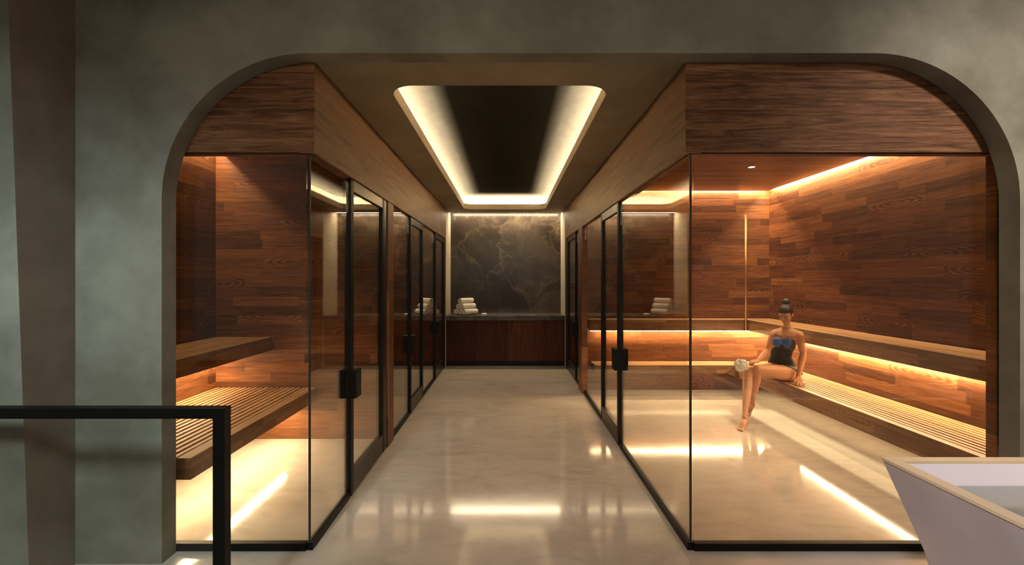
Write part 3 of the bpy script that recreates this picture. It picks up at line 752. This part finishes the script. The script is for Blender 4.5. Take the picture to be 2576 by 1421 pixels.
ell_loft(body, [(hipc + V((0.02, 0, -0.085)), 0.10, 0.08), (hipc + V((0.015, 0, -0.05)), 0.155, 0.115), (hipc + V((0.01, 0, 0.01)), 0.165, 0.12), (hipc + up * 0.075, 0.145, 0.102),
    (waist, 0.112, 0.085), (waist + up * 0.06 + V((0.01, 0, 0)), 0.118, 0.088), (bust, 0.138, 0.098), (chest, 0.135, 0.090),
    (chest + up * 0.045, 0.115, 0.07), (neckb + up * 0.01, 0.062, 0.055), (neckb + up * 0.03, 0.048, 0.05)])
for s in (-1, 1): add_ball(body, bust + F * 0.072 + SIDE * s * 0.062 + up * 0.0, (0.056, 0.056, 0.052))
head = V((3.415, 5.375, 1.165))
FH = (V((-0.72, -0.58, -0.48))).normalized(); RH = FH.cross(up).normalized(); UH = RH.cross(FH).normalized()
HM = Matrix((RH, FH, UH)).transposed()
def hp(x, y, z): return head + HM @ V((x, y, z))
add_tube(body, [neckb + up * -0.01, neckb + V((-0.012, -0.012, 0.04)), hp(0, -0.02, -0.06)], [(0.055), (0.046), (0.048)], 18)
add_ball(body, hp(0, -0.012, 0.035), (0.071, 0.090, 0.085), HM); add_ball(body, hp(0, 0.018, -0.025), (0.058, 0.066, 0.075), HM)
add_ball(body, hp(0, 0.045, -0.078), (0.032, 0.032, 0.026), HM)                    # chin
add_tube(body, [hp(0, 0.078, 0.022), hp(0, 0.092, 0.0), hp(0, 0.098, -0.018), hp(0, 0.084, -0.026)], [0.009, 0.011, 0.014, 0.011], 10)
for s in (-1, 1):
    add_ball(body, hp(s * 0.030, 0.070, 0.028), (0.022, 0.012, 0.008), HM)         # brow
    add_ball(body, hp(s * 0.036, 0.058, -0.02), (0.022, 0.018, 0.022), HM)         # cheek
    add_ball(body, hp(s * 0.072, -0.008, 0.0), (0.010, 0.018, 0.030), HM)          # ear
    add_ball(body, hp(s * 0.029, 0.068, 0.009), (0.015, 0.010, 0.009), HM)         # eyelid
add_ball(body, hp(0, 0.079, -0.045), (0.022, 0.010, 0.009), HM)
# arms
Ls, Le, Lw = V((3.560, 5.335, 0.932)), V((3.560, 5.275, 0.735)), V((3.455, 5.205, 0.500))
Rs, Re, Rw = V((3.352, 5.50, 0.932)), V((3.215, 5.43, 0.735)), V((3.000, 5.25, 0.665))
for s, e, w in ((Ls, Le, Lw), (Rs, Re, Rw)):
    add_tube(body, [neckb + up * 0.02, neckb.lerp(s, 0.5) + up * 0.012, s + up * 0.012], [0.036, 0.034, 0.036], 14)
    ca = chest + (s - chest) * 0.55 + up * 0.002
    add_tube(body, [ca, s + (s - chest) * 0.0 + up * -0.002], [0.060, 0.050], 16)
    add_ball(body, s, 0.046)
    add_tube(body, [s, s.lerp(e, 0.35), s.lerp(e, 0.8), e, e.lerp(w, 0.25), e.lerp(w, 0.75), w], [0.048, 0.046, 0.038, 0.036, 0.038, 0.027, 0.023], 16)
# left hand resting on the bench: palm and five fingers
def hand(bm, wrist, palm_end, normal, width, fingers, thumb):
    d = (palm_end - wrist).normalized(); sd = d.cross(normal).normalized()
    seg = 5
    for k in range(seg):
        o = (k / (seg - 1) - 0.5) * (width - 0.016)
        add_tube(bm, [wrist + sd * o * 0.45, wrist.lerp(palm_end, 0.5) + sd * o * 0.9, palm_end + sd * o], [0.0125, 0.0135, 0.0105], 10)
    for k, pts in enumerate(fingers):
        add_tube(bm, pts, [0.0092, 0.0088, 0.0082, 0.0068][:len(pts)], 10); add_ball(bm, pts[-1], 0.0068, None, 10, 8)
    add_tube(bm, thumb, [0.012, 0.011, 0.0095, 0.0075][:len(thumb)], 10); add_ball(bm, thumb[-1], 0.0075, None, 10, 8)
pe = V((3.425, 5.125, 0.431)); dv = V((-0.28, -0.96, 0)).normalized(); sv = V((dv.y, -dv.x, 0)) * -1
fg = []
for k, (ln, sp) in enumerate(((0.062, -0.34), (0.074, -0.10), (0.070, 0.12), (0.054, 0.36))):
    b = pe + sv * ((k - 1.5) * -0.021) * -1
    dd = (dv + sv * sp * 0.6).normalized()
    fg.append([b, b + dd * ln * 0.4 + up * 0.004, b + dd * ln * 0.75 - up * 0.003, b + dd * ln - up * 0.008])
th0 = Lw.lerp(pe, 0.35) - sv * 0.028
hand(body, Lw, pe, up, 0.078, fg, [th0, th0 - sv * 0.022 + dv * 0.02 - up * 0.015, th0 - sv * 0.036 + dv * 0.045 - up * 0.028])
# right hand holding the folded cloth on the knee
pe = V((2.925, 5.205, 0.662)); dv = V((-0.86, -0.42, -0.15)).normalized(); sv = dv.cross(up).normalized()
fg = []
for k, ln in enumerate((0.060, 0.072, 0.068, 0.052)):
    b = pe + sv * ((k - 1.5) * 0.020)
    fg.append([b, b + dv * ln * 0.42 + up * 0.002, b + dv * ln * 0.78 - up * 0.014, b + dv * ln * 0.9 - up * 0.034])
th0 = Rw.lerp(pe, 0.35) + sv * 0.025
hand(body, Rw, pe, up, 0.078, fg, [th0, th0 + sv * 0.018 + dv * 0.02 - up * 0.012, th0 + sv * 0.014 + dv * 0.05 - up * 0.03])
# legs
Lh, Lk, La = V((3.46, 5.36, 0.498)), V((2.955, 5.20, 0.568)), V((2.945, 5.27, 0.185))
Rh, Rk, Ra = V((3.36, 5.53, 0.498)), V((2.872, 5.235, 0.545)), V((2.678, 4.95, 0.110))
for h, k, a in ((Lh, Lk, La), (Rh, Rk, Ra)):
    add_tube(body, [h, h.lerp(k, 0.2), h.lerp(k, 0.5), h.lerp(k, 0.82), k], [0.094, 0.092, 0.080, 0.062, 0.056], 20)
    add_ball(body, k, (0.055, 0.055, 0.057)); back = V((0.012, 0.010, -0.004))
    add_tube(body, [k + V((0, 0, 0.0)), k.lerp(a, 0.12), k.lerp(a, 0.32) + back, k.lerp(a, 0.55) + back * .8, k.lerp(a, 0.82), a], [0.052, 0.052, 0.054, 0.044, 0.030, 0.027], 18)
add_ball(body, Lh + V((0.03, 0, -0.005)), (0.10, 0.10, 0.085)); add_ball(body, Rh + V((0.03, 0, -0.005)), (0.10, 0.10, 0.085))
def foot(bm, ankle, heel, ball, toe_dir, wid):
    add_tube(bm, [ankle, heel], [0.028, 0.026], 14); add_ball(bm, heel, 0.026)
    sd = (ball - heel).cross(up).normalized()
    for q in (-1, 0, 1):
        add_tube(bm, [ankle.lerp(heel, 0.3), ankle.lerp(ball, 0.55) + sd * q * 0.012, ball + sd * q * wid * 0.6], [0.026, 0.022, 0.015], 12)
    add_tube(bm, [heel, heel.lerp(ball, 0.5), ball], [0.024, 0.020, 0.016], 12)
    for q, (ln, rr) in enumerate(((0.045, 0.011), (0.042, 0.008), (0.038, 0.0078), (0.032, 0.0074), (0.026, 0.007))):
        b = ball + sd * ((q - 2) * wid * 0.55)
        add_tube(bm, [b, b + toe_dir * ln], [rr * 1.15, rr], 10); add_ball(bm, b + toe_dir * ln, rr, None, 10, 8)
foot(body, Ra, V((2.715, 4.985, 0.062)), V((2.600, 4.880, 0.026)), V((-0.72, -0.66, -0.10)).normalized(), 0.028)
foot(body, La, V((2.97, 5.31, 0.145)), V((2.875, 5.235, 0.085)), V((-0.75, -0.45, -0.45)).normalized(), 0.026)
person = bake('person', body, M['skin'], None, 0.0062, 5)
tag(person, 'person in black and blue strapless swimsuit sitting on low bench, head bowed', 'person')

# swimsuit: grown from the body surface, clean neckline and leg line
def extract(name, test, off, mat, parent):
    src = person.data; nb = bmesh.new(); vmap = {}
    arms = ((Ls, Le, Lw), (Rs, Re, Rw))
    for p in src.polygons:
        if not test(p.center, p.normal): continue
        vs_ = []
        for vi in p.vertices:
            if vi not in vmap: vmap[vi] = nb.verts.new(src.vertices[vi].co + src.vertices[vi].normal * off)
            vs_.append(vmap[vi])
        nb.faces.new(vs_)
    for it in range(14):
        new = {}
        for v in nb.verts:
            if v.is_boundary:
                ns = [e.other_vert(v).co for e in v.link_edges if e.is_boundary]
                if len(ns) == 2: new[v] = v.co * 0.4 + (ns[0] + ns[1]) * 0.3
        for v, c in new.items(): v.co = c
    bmesh.ops.smooth_vert(nb, verts=[v for v in nb.verts if not v.is_boundary], factor=0.3, use_axis_x=True, use_axis_y=True, use_axis_z=True)
    me = bpy.data.meshes.new(name); nb.to_mesh(me); nb.free(); me.materials.append(mat)
    for p in me.polygons: p.use_smooth = True
    o = bpy.data.objects.new(name, me); link(o, parent)
    sm = o.modifiers.new('thickness', 'SOLIDIFY'); sm.thickness = 0.003; sm.offset = -1
    return o
def seg_d(p, a, b):
    ab = b - a; t = max(0, min(1, (p - a).dot(ab) / ab.length_squared)); return (p - a - ab * t).length
def in_torso(p, lim_arm=0.068):
    if seg_d(p, Ls, Le) < lim_arm or seg_d(p, Le, Lw) < 0.055 or seg_d(p, Rs, Re) < lim_arm - 0.008 or seg_d(p, Re, Rw) < 0.05: return False
    d = p - bust; return abs(d.dot(SIDE)) < 0.19
def suit_test(p, n):
    if not in_torso(p): return False
    s = (p - bust).dot(SIDE); f = (p - hipc).dot(F)
    top = 0.872 + 0.022 * (1 - abs(abs(s) - 0.07) / 0.07) if f > 0 else 0.85
    if p.z > top or p.z < 0.43: return False
    # leg openings: stay near the pelvis, away from the thighs
    for h, k in ((Lh, Lk), (Rh, Rk)):
        t = (p - h).dot((k - h).normalized())
        if t > 0.035 + 2.2 * max(0, p.z - 0.555): return False
    return p.z > 0.50 - 0.25 * max(0.0, -f)
suit = extract('swimsuit', suit_test, 0.004, M['suit'], person)
def blue_test(p, n):
    if not suit_test(p, n): return False
    s = (p - bust).dot(SIDE); f = (p - bust).dot(F)
    if f < 0.02: return False
    s0 = s + 0.012
    return abs(s0) < 0.098 and p.z > 0.80 + (0.030 if abs(s0) < 0.02 else 0.0) + 0.75 * max(0, abs(s0) - 0.065)
extract('blue_bust_panel', blue_test, 0.0085, M['suit_blue'], person)
def grey_test(p, n):
    if not suit_test(p, n): return False
    s = (p - bust).dot(SIDE); f = (p - bust).dot(F)
    return f > -0.06 and s > 0.0 and abs(p.z - (0.795 - 0.18 * (s - 0.03))) < 0.016
extract('sheer_band', grey_test, 0.0070, M['suit_grey'], person)
# hair with bun
hb = bmesh.new()
add_ball(hb, hp(0, -0.020, 0.045), (0.079, 0.094, 0.088), HM, 28, 20)
for v in hb.verts:
    q = HM.transposed() @ (v.co - head)
    if q.y > 0.03 and q.z < 0.048: v.co = head + HM @ V((q.x * 0.86, q.y * 0.72, q.z))
    if q.z < -0.01: v.co = head + HM @ V((q.x * 0.85, q.y * 0.92, q.z))
add_ball(hb, hp(0.0, -0.075, 0.145), (0.044, 0.042, 0.038), HM); add_tube(hb, [hp(0, -0.055, 0.10), hp(0, -0.072, 0.14)], [0.036, 0.030], 14)
hair = bake('hair', hb, M['hair'], person, 0.006, 3)
for s in (-1, 1):
    eb = bmesh.new(); add_ball(eb, hp(s * 0.029, 0.0765, 0.006), (0.012, 0.004, 0.0035), HM, 12, 8); mesh_obj('eye', eb, M['eye'], person, True)
    eb = bmesh.new(); add_tube(eb, [hp(s * 0.014, 0.084, 0.031), hp(s * 0.03, 0.083, 0.036), hp(s * 0.045, 0.073, 0.031)], [0.003, 0.0035, 0.002], 8); mesh_obj('eyebrow', eb, M['hair'], person, True)
lb = bmesh.new(); add_ball(lb, hp(0, 0.086, -0.043), (0.020, 0.006, 0.0045), HM, 14, 8); add_ball(lb, hp(0, 0.085, -0.051), (0.017, 0.0065, 0.005), HM, 14, 8)
mesh_obj('lips', lb, M['lips'], person, True)
# held cloth
cb = bmesh.new(); bmesh.ops.create_icosphere(cb, subdivisions=5, radius=1.0)
for v in cb.verts:
    d = v.co.normalized(); r = 1 + 0.28 * noise.noise(d * 1.6 + V((3, 1, 7))) + 0.05 * noise.noise(d * 4.5) + 0.035 * math.sin(11 * d.z + 5 * noise.noise(d * 2))
    v.co = V((d.x * 0.088 * r, d.y * 0.06 * r, d.z * 0.066 * r))
ho_ = mesh_obj('face_cloth', cb, M['cloth_held'], None, True); ho_.location = (2.825, 5.205, 0.605); ho_.rotation_euler = (0, 0.25, 0.3)
tag(ho_, 'pale bunched face cloth held on the knee of the seated person', 'cloth')

# settle the figure: nearer, leaning slightly forward, seat resting on the slats, toes on the floor
def settle(p):
    f = 0.95 if p.z < 0.5 else (0.95 * 0.962 if p.z > 0.93 else 0.95 * (1 - 0.038 * (p.z - 0.5) / 0.43))
    return V((p.x * f, p.y * f, 1.6 + (p.z - 1.6) * f + 0.035 * max(0.0, min(1.3, (p.z - 0.55) / 0.40))))
bpy.context.view_layer.update()
ho_.data.transform(ho_.matrix_basis); ho_.matrix_basis = Matrix.Identity(4)
figure = [person, ho_] + list(person.children)
def vis(o): return o.data.vertices
lowest = min(settle(v.co).z for v in vis(person) if settle(v.co).x > 3.15)
drop = lowest - 0.4155
foot_low = min(settle(v.co).z for v in vis(person)) - drop
for o in figure:
    for v in vis(o):
        q = settle(v.co); z = q.z - drop
        if z < 0.40: z = 0.40 - (0.40 - z) * (0.40 - 0.001) / (0.40 - foot_low)
        v.co = V((q.x, q.y, z))
for v in vis(ho_): v.co = v.co + V((-0.045, 0.0, 0.016))

# ------------------------------------------------------------------ unseen hall fill lamps, added on this side of the arch
def spot(loc, target, power, color, angle, blend=1.0, soft=0.25):
    L = bpy.data.lights.new('hall_fill_spot', 'SPOT'); L.energy = power; L.color = color; L.spot_size = math.radians(angle); L.spot_blend = blend; L.shadow_soft_size = soft
    o = bpy.data.objects.new('hall_fill_spot', L); COL.objects.link(o); o.location = loc
    o.rotation_euler = (Vector(target) - Vector(loc)).to_track_quat('-Z', 'Y').to_euler(); return o
spot((-1.7, -1.2, 3.75), (-2.35, 2.45, 0.75), 420, (0.78, 0.96, 0.97), 46, 1.0, 0.35)
spot((3.3, -1.0, 4.3), (3.1, 2.45, 1.9), 640, (1.0, 0.87, 0.74), 52, 1.0, 0.25)
spot((0.0, -1.0, 3.6), (0.0, 4.3, 0.0), 260, (1.0, 0.86, 0.70), 40)
spot((-0.3, 0.1, 3.4), (2.05, 1.55, 0.45), 330, (0.95, 0.90, 1.0), 34)
area('hall_fill_lamp', (0.0, -2.2, 3.3), (2.4, 0.8), 9, (1.0, 0.83, 0.62), (0.0, 0.93, -0.36), None, 70)
w = bpy.data.worlds.new('world'); sc.world = w; w.use_nodes = True
bg = w.node_tree.nodes['Background']; bg.inputs[0].default_value = (0.92, 0.82, 0.66, 1); bg.inputs[1].default_value = 0.085

# ------------------------------------------------------------------ camera and view
cam = bpy.data.cameras.new('camera'); co_ = bpy.data.objects.new('camera', cam); COL.objects.link(co_)
co_.location = (0, 0, 1.6); co_.rotation_euler = (PI / 2, 0, 0)
cam.sensor_width = 36; cam.lens = 1100 / 2576 * 36; cam.shift_x = 10 / 2576; cam.shift_y = -8.5 / 2576; cam.clip_start = 0.05
sc.camera = co_
sc.view_settings.view_transform = 'Standard'; sc.view_settings.look = 'None'; sc.view_settings.gamma = 1
sc.view_settings.exposure = 0.45; sc.view_settings.use_curve_mapping = False
sc.cycles.use_denoising = True
sc.cycles.max_bounces = 10; sc.cycles.transparent_max_bounces = 24; sc.cycles.glossy_bounces = 6
sc.cycles.sample_clamp_indirect = 6
